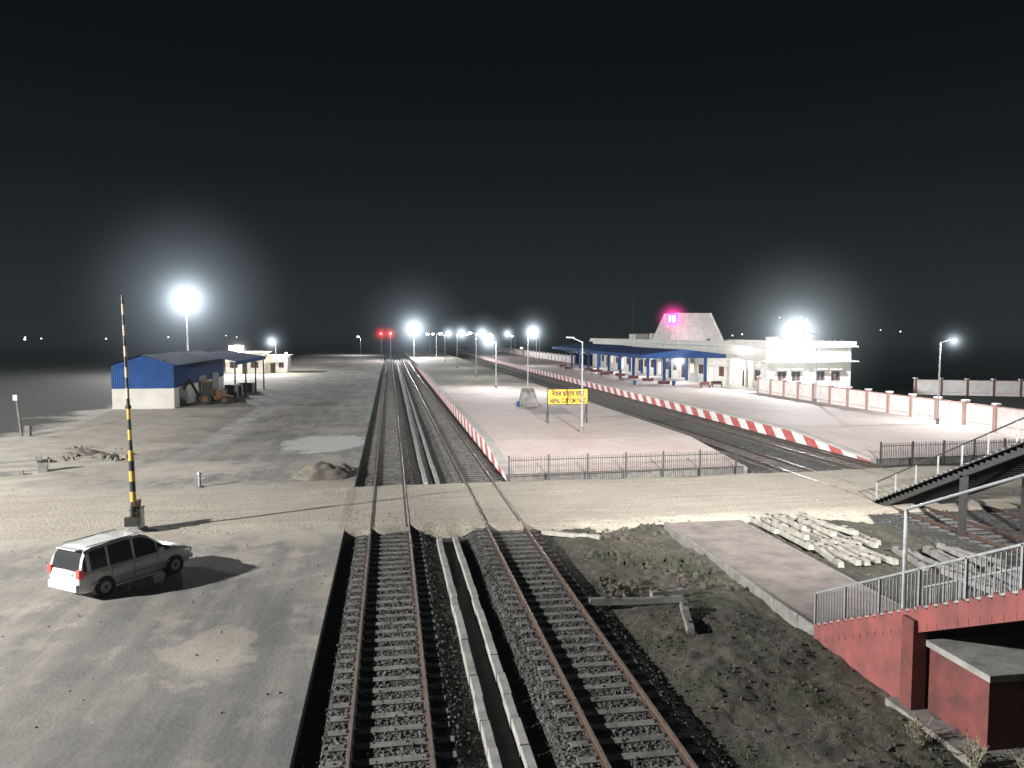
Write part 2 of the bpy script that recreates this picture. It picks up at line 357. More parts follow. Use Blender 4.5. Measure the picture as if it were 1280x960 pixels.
# drain
for nm,(a,b_) in {'a':(10,33.6),'b':(46.3,330)}.items():
    g=MB()
    y=a
    while y<b_:
        L=1.2 if b_<40 else 6
        e1=min(y+L-.02,b_); jx=random.uniform(-.03,.03); jz=random.uniform(-.02,.02)
        g.box(1.98+jx,2.20+jx,y,e1,-.5,-.13+jz,'conc'); g.box(2.70+jx,2.92+jx,y,e1,-.5,-.13-jz,'conc'); y+=L
    g.box(2.19,2.72,a,b_,-.49,-.40,'dark')
    g.build('trackside_drain',bevel=.015 if b_<40 else 0)

def track(cx,y0,y1):
    e_=empty('railway_track'); g=MB(); y=y0
    while y<y1:
        if not(35.2<y<45.3):
            j=random.uniform(-.03,.03); g.box(cx-1.37+j,cx+1.37+j,y-.12,y+.12,-.36,-.165,'sleeper')
        y+=.65
    g.build('sleepers',e_)
    for s,nm in ((-1,'rail_left'),(1,'rail_right')):
        g=MB(); c=cx+s*.873
        pr=[(-.075,-.16),(.075,-.16),(.075,-.145),(.012,-.125),(.012,-.04),(.036,-.03),(.036,-.004),(.03,0),(-.03,0),(-.036,-.004),(-.036,-.03),(-.012,-.04),(-.012,-.125),(-.075,-.145)]
        g.loft([[(c+a,yy,z) for a,z in pr] for yy in (y0,y1)],'rail',True,True)
        g.add([(c-.028,y0,.0015),(c+.028,y0,.0015),(c+.028,y1,.0015),(c-.028,y1,.0015)],[(0,1,2,3)],'railtop')
        g.box(c-s*.12-.03,c-s*.12+.03,35.3,45.2,-.1,-.0135+.003,'dark')
        yy=y0+3
        while yy<min(y1,80):
            if not 34<yy<46: g.box(c-.05,c+.05,yy-.3,yy+.3,-.12,-.05,'rail')
            yy+=13
        yy=y0
        while yy<min(y1,70):
            if not(35.2<yy<45.3):
                for q in (-.1,.1): g.box(c+q-.03,c+q+.03,yy-.05,yy+.05,-.17,-.125,'iron')
            yy+=.65
        g.build(nm,e_,fixn=True)
track(-.06,8.1,430); track(5.22,8.1,430); track(26.2,20.2,430); track(31.2,20.2,430)

# ---------------------------------------------------------------- platforms
def platform(x0,x1,y0,yr,y1,h):
    e_=empty('railway_platform'); g=MB()
    g.loft([[(x0+.55,y0,.03),(x1-.02,y0,.03)],[(x0+.55,yr,h),(x1-.02,yr,h)],[(x0+.55,y1,h),(x1-.02,y1,h)]],'paver'); g.build('paving',e_,fixn=False)
    g=MB()
    for a,b_ in ((x0-.04,x0+.55),):
        g.loft([[(a,y0,-.12),(a,y0,.035),(b_,y0,.035)],[(a,yr,h-.15),(a,yr,h+.006),(b_,yr,h+.006)],[(a,y1,h-.15),(a,y1,h+.006),(b_,y1,h+.006)]],'patch')
    g.build('coping',e_)
    g=MB(); g.loft([[(x0,y0,-.5),(x0,y0,.0)],[(x0,yr,-.5),(x0,yr,h-.10)],[(x0,y1,-.5),(x0,y1,h-.10)]],'stripe')
    g.loft([[(x1,y0,.03),(x1,y0,-.5)],[(x1,yr,h),(x1,yr,-.5)],[(x1,y1,h),(x1,y1,-.5)]],'concd')
    g.add([(x0,y0,-.5),(x1,y0,-.5),(x1,y0,.03),(x0,y0,.03)],[(0,1,2,3)],'concd')
    g.build('platform_wall',e_)
platform(7.15,23.3,47.3,57,430,.8)
platform(33.5,50.4,49.2,60,430,.8)

def fence(p0,p1,h,z):
    g=MB(); p0=Vector((*p0,z));p1=Vector((*p1,z)); L=(p1-p0).length; d=(p1-p0)/L; n=int(L/.14)
    for i in range(n+1):
        p=p0+d*(L*i/n); post=(i%18==0)
        r=.045 if post else .014
        hh=h+.08 if post else h*random.uniform(.97,1.0)
        ln=Vector((random.gauss(0,.012),random.gauss(0,.012),0)) if not post else Vector()
        g.beam(p+Vector((0,0,-.35)),p+ln+Vector((0,0,hh)),r*2,r*2,'iron')
    for zz in (.15,h*.82): g.beam(p0+Vector((0,0,zz)),p1+Vector((0,0,zz)),.05,.04,'iron')
    g.build('iron_fence')
fence((7.2,46.4),(22.9,47.0),1.25,0.0)
fence((33.7,48.4),(45.5,48.9),1.25,0.0)

def cwall(name,x,y0,y1,z,sp=3.4,h=1.9,xb=None):
    xb=x if xb is None else xb
    g=MB(); n=max(1,int(round(((y1-y0)**2+(xb-x)**2)**.5/sp)))
    P=[Vector((x+(xb-x)*i/n,y0+(y1-y0)*i/n,z)) for i in range(n+1)]
    for a,b_ in zip(P,P[1:]):
        u=Vector((0,0,1)); g.beam(a+u*(h*.5-.3),b_+u*(h*.5-.3),.16,h+.6,'pinkwall')
        g.beam(a+u*(h+.04),b_+u*(h+.04),.24,.08,'trim')
        d=(b_-a).normalized(); s0=a+d*.5; s1=b_-d*.5; sd=Vector((d.y,-d.x,0))*-.10
        if sd.x>0: sd=-sd
        for zz in (.35,): g.beam(s0+u*zz+sd,s1+u*zz+sd,.04,.045,'trim')
    for p in P:
        g.box(p.x-.19,p.x+.19,p.y-.19,p.y+.19,z-.4,z+h+.2,'trim')
        g.box(p.x-.26,p.x+.26,p.y-.26,p.y+.26,z+h+.2,z+h+.34,'pinkwall')
    g.build(name)
cwall('boundary_wall',50.2,50,99,.8)
cwall('boundary_wall',50.2,206,420,.8,5)
cwall('boundary_wall',80,107,92,-.4,3.4,2.2,xb=112)
g=MB(); g.box(50.1,50.9,47.5,48.3,-.4,3.5,'brick'); g.box(49.95,51.05,47.35,48.45,3.5,3.7,'white'); g.build('gate_pillar',bevel=.03)

# ---------------------------------------------------------------- station building
def window(g,face,a,b_,z0,z1,pos,lit=False,bars=2):
    def bx(u0,u1,d0,d1,za,zb,k):
        if face=='S': g.box(u0,u1,pos-d1,pos-d0,za,zb,k)
        else: g.box(pos-d1,pos-d0,u0,u1,za,zb,k)
    bx(a,b_,-.05,.012,z0,z1,'litwin' if lit else 'wglass')
    for q in range(bars+1):
        u=a+(b_-a)*q/bars; bx(u-.05,u+.05,.012,.06,z0,z1,'brick')
    bx(a-.05,b_+.05,.014,.065,z0-.1,z0,'white'); bx(a-.05,b_+.05,.014,.065,z1,z1+.1,'white')
    bx(a-.25,b_+.25,.0,.55,z1+.25,z1+.35,'white')
e_=empty('station_building'); g=MB()
g.box(54,67,104,201,.0,6.9,'wall'); g.build('walls',e_)
g=MB(); g.box(53.2,67.8,103.2,201.8,6.9,7.15,'white'); g.box(53.4,53.65,103.4,201.6,7.15,7.75,'wall'); g.box(53.65,67.35,103.4,103.65,7.15,7.75,'wall'); g.box(67.35,67.6,103.4,201.6,7.15,7.75,'wall')
g.box(53.1,67.9,103.1,103.98,4.75,4.95,'white'); g.box(53.1,53.98,103.99,117.5,4.75,4.95,'white')
g.box(53.9,54.35,103.9,104.3,.8,6.9,'white'); g.box(66.7,67.1,103.92,104.3,.4,6.9,'white'); g.box(60,60.4,103.88,104.2,.4,4.7,'white'); g.build('roof_slab',e_)
g=MB()
for a in (55.6,57.8,61.6,64): window(g,'S',a,a+1.3,2.0,3.4,104)
y=106
i=0
while y<198:
    if i%3==1: window(g,'W',y,y+1.6,.82,3.2,54,lit=(i%2==0),bars=2)
    else: window(g,'W',y,y+1.8,1.9,3.5,54,lit=(i%4==2),bars=3)
    y+=4.2; i+=1
g.build('windows',e_)
g=MB()
for k in range(5): 
    g.box(53.72,54.0,105.2+k*2.6,105.5+k*2.6,.8,4.75,'white')
g.box(56,58,160,161,7.15,9.0,'wall'); g.box(60,64,183,188,7.15,8.9,'wall'); g.box(57.5,59,110,111.5,7.15,8.4,'white')
g.build('roof_rooms',e_)
g=MB(); cx,cy=61,152
rb=[(cx+a*5.6,cy+b_*5.6,7.15) for a,b_ in ((-1,-1),(1,-1),(1,1),(-1,1))]; rt=[(cx+a*3.5,cy+b_*3.5,13.1) for a,b_ in ((-1,-1),(1,-1),(1,1),(-1,1))]
g.loft([rb,rt],'white',True,True)
for a,b_ in zip(rb,rt): g.beam(a,b_,.35,.35,'wall')
for u in (.25,.5,.75):
    q=[Vector(a).lerp(Vector(b_),u) for a,b_ in zip(rb,rt)]
    for i in range(4): g.beam(q[i],q[(i+1)%4],.12,.12,'wall')
for u in (.33,.66): g.beam(Vector(rb[0]).lerp(Vector(rb[1]),u),Vector(rt[0]).lerp(Vector(rt[1]),u),.12,.12,'wall')
g.build('roof_shikhara',e_)
g=MB(); g.box(58.8,59.4,136.8,137.1,7.15,7.9,'iron'); g.build('shikhara_fill_body',e_)
light('shikhara_fill','POINT',(59,137.8,8.3),2600,e_,(1,.98,.95),.3)  # invented lamp, added to brighten the roof pyramid
e2=empty('led_sign',(55.0,145,0)); g=MB(); g.box(-1.1,1.1,-.1,.1,10.9,12.8,'lampP'); g.box(-.7,-.3,-.14,-.101,11.2,12.5,'lampPc'); g.box(.1,.6,-.14,-.101,11.2,12.5,'lampPc')
g.box(-1,-.85,0.11,.25,7.1,12.5,'gal'); g.box(.85,1,0.11,.25,7.1,12.5,'gal'); g.build('led_panel',e2)
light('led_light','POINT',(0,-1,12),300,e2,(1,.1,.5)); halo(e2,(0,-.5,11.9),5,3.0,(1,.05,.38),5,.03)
e2=empty('antenna_mast',(60,185,7)); g=MB(); g.cyl((0,0,0),(0,0,10.5),.06,.03,'iron',6); g.box(-.5,.5,-.03,.03,9.5,9.56,'iron'); g.build('mast',e2)
# canopy
e_=empty('platform_canopy'); g=MB()
def cz(x): return 6.35-abs(x-47)*.115
xs=[39.8,47,54.1]
for y0,y1,dz in ((118,152,0),(152.02,186,.25)):
    g.loft([[(x,y,cz(x)+dz) for x in xs] for y in (y0,y1)],'bluey'); g.loft([[(x,y,cz(x)+dz-.06) for x in xs] for y in (y1,y0)],'bluey')
    g.box(39.7,39.8,y0,y1,cz(39.8)+dz-.55,cz(39.8)+dz+.03,'bluey')
    g.add([(39.8,y0-.01,cz(39.8)+dz-.55),(54.1,y0-.01,cz(39.8)+dz-.55),(54.1,y0-.01,cz(54.1)+dz),(47,y0-.01,6.35+dz),(39.8,y0-.01,cz(39.8)+dz)],[(0,1,2,3,4)],'bluey')
g.build('roof_sheets',e_)
g=MB()
for k in range(9):
    y=119.2+k*8
    for x in (44,51): g.box(x-.2,x+.2,y-.2,y+.2,.8,5.45,'bluey')
    g.beam((40,y,5.3),(54,y,5.3),.12,.25,'gal')
    g.beam((44,y,4.2),(41,y,5.3),.08,.08,'gal'); g.beam((44,y,4.2),(47,y,5.3),.08,.08,'gal')
g.build('columns',e_)
g=MB()
for k in range(4): g.box(46.4,47.6,122+k*17,122.2+k*17,4.95,5.05,'lampW')
g.build('tube_lights',e_)
for k in range(4): light('tube_light','POINT',(47,122+k*17,4.8),2800,e_,radius=.4,color=(1,.98,.93))
light('tube_light','POINT',(52.5,112,4.2),1200,e_,radius=.4,color=(1,.98,.93))
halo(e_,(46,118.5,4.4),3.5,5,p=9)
def seat(x,y):
    e_=empty('column_seat',(x,y,.8)); g=MB(); g.cyl((0,0,0),(0,0,.42),.95,.95,'reddk',16); g.cyl((0,0,.42),(0,0,.5),1.1,1.1,'concd',16); g.build('seat_ring',e_)
for k in range(7): 
    seat(44,119.2+k*8)
def bench(x,y,rz=0):
    e_=empty('platform_bench',(x,y,.8),rz); g=MB()
    g.box(-.9,.9,-.22,.22,.42,.47,'reddk'); g.box(-.9,.9,.2,.25,.5,.92,'reddk')
    for s_ in (-.75,.75): g.box(s_-.05,s_+.05,-.2,.2,0,.42,'concd'); g.box(s_-.04,s_+.04,.19,.21,.42,.9,'concd')
    g.build('seat',e_)
for x,y in ((39.5,128),(40,140),(41,151),(38.5,163),(49,110),(46.5,108.5),(40,175)): bench(x,y,random.choice((0,1.57,.2)))
for x,y in ((37,113),(42.5,111)):
    e_=empty('litter_bin',(x,y,.8)); g=MB(); g.cyl((0,0,.25),(0,0,.95),.2,.26,'bluey',12); g.box(-.3,-.26,-.03,.03,0,.9,'gal'); g.box(.26,.3,-.03,.03,0,.9,'gal'); g.build('bin_body',e_)

# ---------------------------------------------------------------- lamps
def lamp(x,y,z0,h,dx=1.0,dy=0,lit=True,power=3000,glow=0,double=False,mat='lampW',r=.12,S=4):
    e_=empty('street_lamp',(x,y,z0)); g=MB()
    g.cyl((0,0,-.3),(0,0,h-.3),.085,.05,'gal',8); g.cyl((0,0,0),(0,0,.5),.14,.14,'concd',8)
    arms=[(dx,dy)]+([(-dx,-dy)] if double else [])
    for ax,ay in arms:
        g.beam((0,0,h-.35),(ax,ay,h),.06,.06,'gal'); L=math.hypot(ax,ay); ux,uy=ax/L,ay/L
        g.beam((ax-ux*.1,ay-uy*.1,h+.03),(ax+ux*.55,ay+uy*.55,h+.05),.26,.10,'gal')
        if lit: g.sphere((ax+ux*.25,ay+uy*.25,h-.03-r*.7),r,mat,6,(1.4,1.4,.8))
    g.build('pole',e_)
    if lit and power>0: light('lamp_light','POINT',(dx*1.2,dy*1.2,h-.5),power,e_,radius=.15)
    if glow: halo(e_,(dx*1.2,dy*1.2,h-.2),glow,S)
    return e_
lamp(48.3,61.5,.8,7.6,1.1,0,True,7000,glow=2.6,r=.14)
lamp(49.2,83,.8,8.3,-1.6,0,False)
lamp(15.4,60.5,.8,7.7,-.8,0,False)
lamp(18.4,102,.8,8.6,.6,0,True,6500,glow=4.5,r=.2)
lamp(15.6,113,.8,7.2,-.9,0,True,5000,glow=5,r=.22)
for k,y in enumerate((143,184,225,266,307,348)): lamp(16,y,.8,8.4,.9,0,True,(5000,5000,9000,0,0,8000)[k],glow=(5,6,6,0,0,0)[k],r=.25+.04*k,double=k%2==0)
for k,y in enumerate((190,231,272,313,354,395)): lamp(36.5,y,.8,8.3,-.9,0,True,(5000,0,9000,0,9000,0)[k],glow=6 if y<240 else 0,r=.3+.04*k)
for y in (250,300,360): lamp(49,y,.8,7.5,-.9,0,True,0,r=.3)
lamp(-25.5,181,0,7.3,-.7,0,True,6000,glow=5.5,r=.22)
lamp(-12,330,0,8,-.7,0,True,30000,r=.3)
lamp(36,205,.8,4.5,-.5,0,True,0,mat='lampD',r=.25)
e_=empty('floodlight',(57.2,102.9,7.1)); g=MB(); g.cyl((0,0,0),(0,0,1.9),.07,.06,'gal',8); g.box(-.6,.6,-.08,.08,1.7,1.78,'gal'); g.box(-.75,.75,-.5,-.05,1.5,2.1,'gal'); g.box(-.66,.66,-.54,-.502,1.55,2.05,'lampW'); g.build('flood_head',e_)
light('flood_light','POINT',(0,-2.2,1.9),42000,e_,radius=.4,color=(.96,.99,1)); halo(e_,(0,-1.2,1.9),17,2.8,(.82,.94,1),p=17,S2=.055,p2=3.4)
e_=empty('floodlight',(8.2,262,.8)); g=MB(); g.cyl((0,0,-1),(0,0,9.6),.14,.1,'gal',8); g.box(-.9,.9,-.3,.1,9.4,10.2,'gal'); g.box(-.8,.8,-.36,-.3,9.45,10.15,'lampW'); g.build('flood_head',e_)
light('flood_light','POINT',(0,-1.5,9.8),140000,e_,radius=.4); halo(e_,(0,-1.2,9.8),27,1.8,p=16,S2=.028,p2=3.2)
def mast(x,y,h,power,glow=0,rad=.6,color=(1,.98,.945)):
    e_=empty('platform_fill_mast',(x,y,0)); g=MB(); g.cyl((0,0,-.4),(0,0,h),.28,.12,'gal',12); g.cyl((0,0,h-.4),(0,0,h-.25),1.2,1.2,'gal',12)
    for k in range(6):
        a=k*math.pi/3; c,s_=math.cos(a),math.sin(a); g.box(c*1.4-.25,c*1.4+.25,s_*1.4-.25,s_*1.4+.25,h-.75,h-.4,'gal')
        g.sphere((c*1.45,s_*1.45,h-.95),.32,'lampW',6,(1,1,.7))
    g.build('mast',e_); light('platform_fill_spot','POINT',(0,0,h-1.6),power,e_,radius=rad,color=color)
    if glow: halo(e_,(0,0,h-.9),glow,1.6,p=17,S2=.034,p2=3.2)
mast(-44,179,17.2,260000,30,color=(.97,.98,1))
mast(-60,14,26,900000)
mast(-88,92,24,420000,color=(.98,.99,1))  # unseen mast, added to brighten the middle of the yard
e_=empty('platform_fill_mast',(12,-8,0)); g=MB(); g.cyl((0,0,-.4),(0,0,19),.28,.14,'gal',12); g.box(-1.6,1.6,-.1,.1,18.5,18.7,'gal')  # unseen mast behind the camera, its spot added to brighten the platforms
for q in (-1.2,0,1.2): g.box(q-.3,q+.3,.15,.5,18.2,18.9,'gal'); g.box(q-.26,q+.26,.5,.53,18.25,18.85,'lampW')
g.build('mast',e_)
light('platform_fill_spot','SPOT',(0,.8,18.5),720000,e_,radius=.5,target=(27,97,0),angle=50,blend=.95,color=(1,.975,.95))

for x,y,z in ((-260,520,7),(-232,540,7),(-215,500,6),(-190,560,6),(-330,600,7),(-150,560,7),(-290,560,5),(-243,590,6),(-105,560,7),(300,560,22),(318,560,22),(326,565,21),(345,500,12),(-120,600,8),(250,520,9),(375,520,11),(280,600,8)):
    e_=empty('distant_lamp',(x,y,-.5)); g=MB(); g.cyl((0,0,0),(0,0,z),.15,.1,'iron',6); g.sphere((0,0,z+.3),random.uniform(.4,.65),'lampS',6); g.build('pole',e_)

for x,y in ((-2.7,258),(.3,262)):
    e_=empty('railway_signal',(x,y,0)); g=MB(); g.cyl((0,0,-.4),(0,0,8),.12,.1,'iron',8); g.box(-.35,.35,-.12,.12,7.7,9.9,'black'); g.sphere((0,-.25,9.0),.42,'lampR',8,(1,.5,1)); g.beam((.3,.3,0),(.3,.3,8),.05,.05,'iron'); g.build('signal_post',e_)
    light('red_light','POINT',(0,-1.2,9.0),1500,e_,(1,.03,.03)); halo(e_,(0,-.6,9.0),5.5,3.0,(1,.02,.02),8,.02)

# ---------------------------------------------------------------- station name board
e_=empty('station_name_board',(15.8,67.3,.8)); g=MB()
g.box(-1.8,1.8,-.04,.04,1.75,3.05,'yellow'); g.build('board',e_,bevel=.01)
g=MB()
for s_ in (-1.78,1.78): g.box(s_-.07,s_+.07,.045,.185,-.3,3.15,'iron')
for zz in (1.72,3.08): g.box(-1.86,1.86,-.06,.06,zz-.03,zz+.03,'iron')
for s_ in (-1.83,1.83): g.box(s_-.03,s_+.03,-.06,.044,1.75,3.05,'iron')
g.beam((-1.78,1.2,-.2),(-1.78,.1,2.2),.05,.05,'iron'); g.beam((1.78,1.2,-.2),(1.78,.1,2.2),.05,.05,'iron'); g.build('frame',e_)
def text(s_,z,size,nm,wd):
    c=bpy.data.curves.new(nm,'FONT'); c.body=s_; c.size=size; c.align_x='CENTER'; c.extrude=.008; c.offset=.024
    o=bpy.data.objects.new(nm,c); COL.objects.link(o); o.parent=e_; o.location=(0,-.055,z); o.rotation_euler=(math.radians(90),0,0); c.materials.append(M['black'])
    bpy.context.view_layer.update()
    if o.dimensions.x>0: k=wd/o.dimensions.x; o.scale=(k,1,1)
text('\u0928\u0947\u092a\u093e\u0932 \u0915\u0938\u094d\u091f\u092e \u092f\u093e\u0930\u094d\u0921',2.48,.62,'hindi_text',3.0)
text('NEPAL CUSTOM YARD',1.86,.56,'english_text',3.35)
e_=empty('concrete_plinth',(15.4,85,.8)); g=MB(); g.loft([[(-1.1,-.7,0),(1.1,-.7,0),(1.1,.7,0),(-1.1,.7,0)],[(-.7,-.35,1.5),(.7,-.35,1.5),(.7,.6,1.9),(-.7,.6,1.9)]],'conc',True,True); g.box(-1.4,1.4,-1,1,-.1,.12,'conc'); g.box(-1.5,-1.2,-1.4,-1.1,0,.6,'bluey'); g.build('plinth',e_,bevel=.03)

# ---------------------------------------------------------------- left yard objects
e_=empty('storage_shed'); x0,x1,y0,y1=-32.2,-25.3,96.2,124; xm=(x0+x1)/2
g=MB(); g.box(x0,x1,y0,y1,-.1,2.4,'wall'); g.build('base_walls',e_)
g=MB(); e1,e2_=5.2,6.3
g.add([(x0,y0-.02,2.4),(x1,y0-.02,2.4),(x1,y0-.02,e1),(xm,y0-.02,e2_),(x0,y0-.02,e1)],[(0,1,2,3,4)],'blue')
g.add([(x0,y1,2.4),(x1,y1,2.4),(x1,y1,e1),(xm,y1,e2_),(x0,y1,e1)],[(4,3,2,1,0)],'blue')
for x in (x0-.02,x1+.02): g.add([(x,y0,2.4),(x,y1,2.4),(x,y1,e1),(x,y0,e1)],[(0,1,2,3)],'bluey')
g.build('cladding',e_)
g=MB(); g.loft([[(x0-.4,y,e1-.06),(xm,y,e2_+.08),(x1+.4,y,e1-.06)] for y in (y0-.4,y1+.4)],'bluey')
g.loft([[(x1-.2,y,e1+1.1),(x1+5.6,y,e1+.1)] for y in (104,128)],'bluey'); g.box(x1+5.6,x1+5.7,104,128,e1-.4,e1+.12,'bluey')
g.build('roof',e_)
g=MB()
for y in (104.5,112,120,127.5): g.box(x1+5.3,x1+5.5,y-.1,y+.1,-.1,e1,'iron')
g.box(x1+.03,x1+.08,98.5,101.5,0,2.3,'iron'); g.box(x1+.03,x1+.1,108,112,0,3.2,'dark'); g.box(x1+.03,x1+.1,116,120,0,3.2,'dark')
for k in range(7): g.box(x1+1+random.random()*3,x1+2+random.random()*3,106+k*3,107+k*3,0,.8+random.random()*1.2,'iron')
g.build('posts_and_doors',e_)

e_=empty('yard_office',(-36,178.5,0)); g=MB(); g.box(0,8.2,0,9,-.1,4.6,'wall'); g.box(8.22,13,2,9,-.1,3.9,'wall'); g.build('walls',e_)
g=MB(); g.box(-.5,8.7,-.6,9.5,4.6,4.85,'white'); g.box(8.72,13.5,1.4,9.5,3.9,4.1,'white'); g.box(.2,3,3,6,4.85,6.3,'wall'); g.build('roof',e_)
g=MB(); window(g,'S',1,2.6,1.3,2.7,0); window(g,'S',5.4,7,1.3,2.7,0); window(g,'S',3.6,4.6,0,2.4,0,bars=1); window(g,'S',9.4,10.4,0,2.3,2,bars=1); window(g,'S',11.2,12.3,1.2,2.4,2); g.sphere((3,-.5,5.1),.35,'lampW',6); g.sphere((13,.8,4.5),.25,'lampD',6); g.build('windows',e_)
light('wall_light','POINT',(3,-1.4,5.2),4000,e_,(1,.93,.75)); light('wall_light','POINT',(13.3,.6,4.2),2500,e_,(1,.93,.75)); halo(e_,(3,-.8,5.1),5,4,(1,.95,.85))

e_=empty('backhoe_loader',(-22.4,101.5,0),math.radians(200)); g=MB()
g.box(-1.9,1.0,-.55,.55,.6,1.15,'orange'); g.box(-1.9,-.4,-.5,.5,1.15,1.75,'orange')
g.box(-.3,1.1,-.75,.75,2.75,2.88,'orange'); g.box(-.25,1.05,-.7,.7,1.1,2.74,'glass')
for a in (-.3,1.02):
    for b_ in (-.76,.68): g.box(a,a+.09,b_,b_+.09,1.0,2.75,'orange')
for a,r in ((.75,.72),(-1.5,.5)):
    for s_ in (-1,1): g.cyl((a,s_*.62,r),(a,s_*1.02,r),r,r,'tyre',18); g.cyl((a,s_*1.0,r),(a,s_*1.04,r),r*.5,r*.5,'orange',12)
for s_ in (-.6,.6): g.beam((-.6,s_,1.5),(-2.7,s_,.9),.12,.22,'orange')
g.loft([[(-2.7,y,.95),(-3.0,y,.9),(-3.1,y,.25),(-3.6,y,.2)] for y in (-1.1,1.1)],'orange'); g.loft([[(-3.55,y,.23),(-3.05,y,.30),(-2.95,y,.9),(-2.7,y,.98)] for y in (-1.1,1.1)],'iron')
g.beam((1.3,0,1.0),(2.4,0,3.2),.2,.3,'orange'); g.beam((2.4,0,3.2),(3.3,0,1.5),.18,.26,'orange'); g.beam((1.4,0,1.5),(2.1,0,2.9),.09,.09,'gal')
g.loft([[(3.35,y,1.5),(3.6,y,.9),(3.2,y,.6),(2.9,y,.75)] for y in (-.35,.35)],'iron'); g.build('machine',e_,fixn=True)

e_=empty('level_crossing_barrier',(-11.3,36.3,0)); g=MB()
g.box(-.36,.36,-.36,.36,0,.12,'conc'); g.box(-.27,.27,-.27,.27,.12,1.0,'gal'); g.box(-.31,.31,-.31,.31,1.0,1.06,'gal'); g.box(-.1,.1,-.42,.42,1.06,1.35,'orange'); g.build('pedestal',e_,bevel=.02)
g=MB(); g.cyl((0,-.3,.7),(-.05,-.3,3.6),.13,.12,'boom',12); g.cyl((-.05,-.3,3.6),(-.2,-.3,10.5),.085,.05,'boom',10); g.build('boom',e_)
g=MB(); g.box(-.28,.28,-.75,-.45,.35,.75,'iron'); g.box(-.05,.05,-.62,-.3,.5,1.2,'iron'); g.sphere((-.1,-.3,5.6),.14,'reddk',6,(1,.2,1)); g.build('counterweight',e_,bevel=.02)

e_=empty('water_hydrant',(-10.9,46.2,0)); g=MB(); g.cyl((0,0,0),(0,0,.75),.09,.08,'gal',10); g.cyl((-.28,0,.5),(.28,0,.5),.05,.05,'gal',8); g.cyl((0,0,.75),(0,0,.86),.14,.1,'gal',10); g.cyl((0,0,0),(0,0,.06),.22,.22,'concd',12); g.beam((-.2,0,.95),(.2,0,.95),.03,.03,'gal'); g.cyl((0,0,.86),(0,0,.95),.02,.02,'gal',6); g.build('hydrant_body',e_)
def pile(name,cx,cy,rx,ry,h,mat):
    g=MB(); rings=[]
    for i in range(15):
        u=i/14; ring=[]
        for j in range(40):
            a=2*math.pi*j/40; k=1+.3*noise.noise(Vector((math.cos(a)*1.5,math.sin(a)*1.5,cx)))
            x=cx+math.cos(a)*rx*(1-u)*k; y=cy+math.sin(a)*ry*(1-u)*k
            ring.append((x,y,-.03+h*(u**.85)*(1-.25*u)*1.3+.16*noise.noise(Vector((x*2.2,y*2.2,0)))*min(1,u*5)))
        rings.append(ring)
    g.loft(rings,mat,True,True); g.build(name,smooth=True)
pile('sand_pile',-4.3,48.6,1.9,1.5,.95,'sand'); pile('sand_pile',-3.2,50.4,1.1,1.3,.5,'sand')
pile('sand_pile',-22.5,60.5,1.7,1.2,.5,'sand'); pile('sand_pile',-20.3,58.6,1.2,.9,.35,'sand')
stones('rubble',170,(-25,-18.5),(56,64),lambda x,y:0.0,.05,.26,'rubblem',lambda x,y:noise.noise(Vector((x*.35,y*.3,4)))>.0)
stones('gravel',900,(-30,-2.4),(18,70),lambda x,y:0.0,.012,.045,'rubblem')
e_=empty('buffer_rail',(-23.5,52.6,0),.35); g=MB(); g.box(1.2,1.8,-.35,.35,0,.75,'conc'); g.box(1.1,1.5,-.5,-.1,.75,1.1,'conc'); g.box(-4,-3.5,-.2,.2,0,.7,'conc')
g.beam((-4,0,.75),(1.4,0,.75),.1,.1,'gal'); g.beam((-4,0,.45),(1.4,0,.45),.07,.07,'gal'); g.box(-1.4,-1.2,-.1,.1,0,.7,'conc'); g.box(-3,.5,-.9,-.5,0,.25,'conc'); g.build('rail_body',e_,bevel=.02)
e_=empty('utility_post',(-31.5,72,0)); g=MB(); g.cyl((0,0,-.2),(-.35,0,3.6),.12,.1,'concd',8); g.box(-.55,-.2,-.15,.15,3.1,3.6,'gal'); g.box(.3,.7,-.2,.2,0,.9,'concd'); g.build('post',e_)

# ---------------------------------------------------------------- right: path, stairs, sleepers
e_=empty('footpath'); g=MB(); g.box(12.72,16.3,19,34,-.6,-.03,'pave'); g.build('slab',e_)
g=MB(); 
y=19.0
while y<34: g.box(12.60,12.715,y,y+1.48,-.6,.0,'concd'); g.box(16.305,16.42,y,y+1.48,-.6,.0,'concd'); y+=1.5
g.build('kerb',e_,bevel=.015)

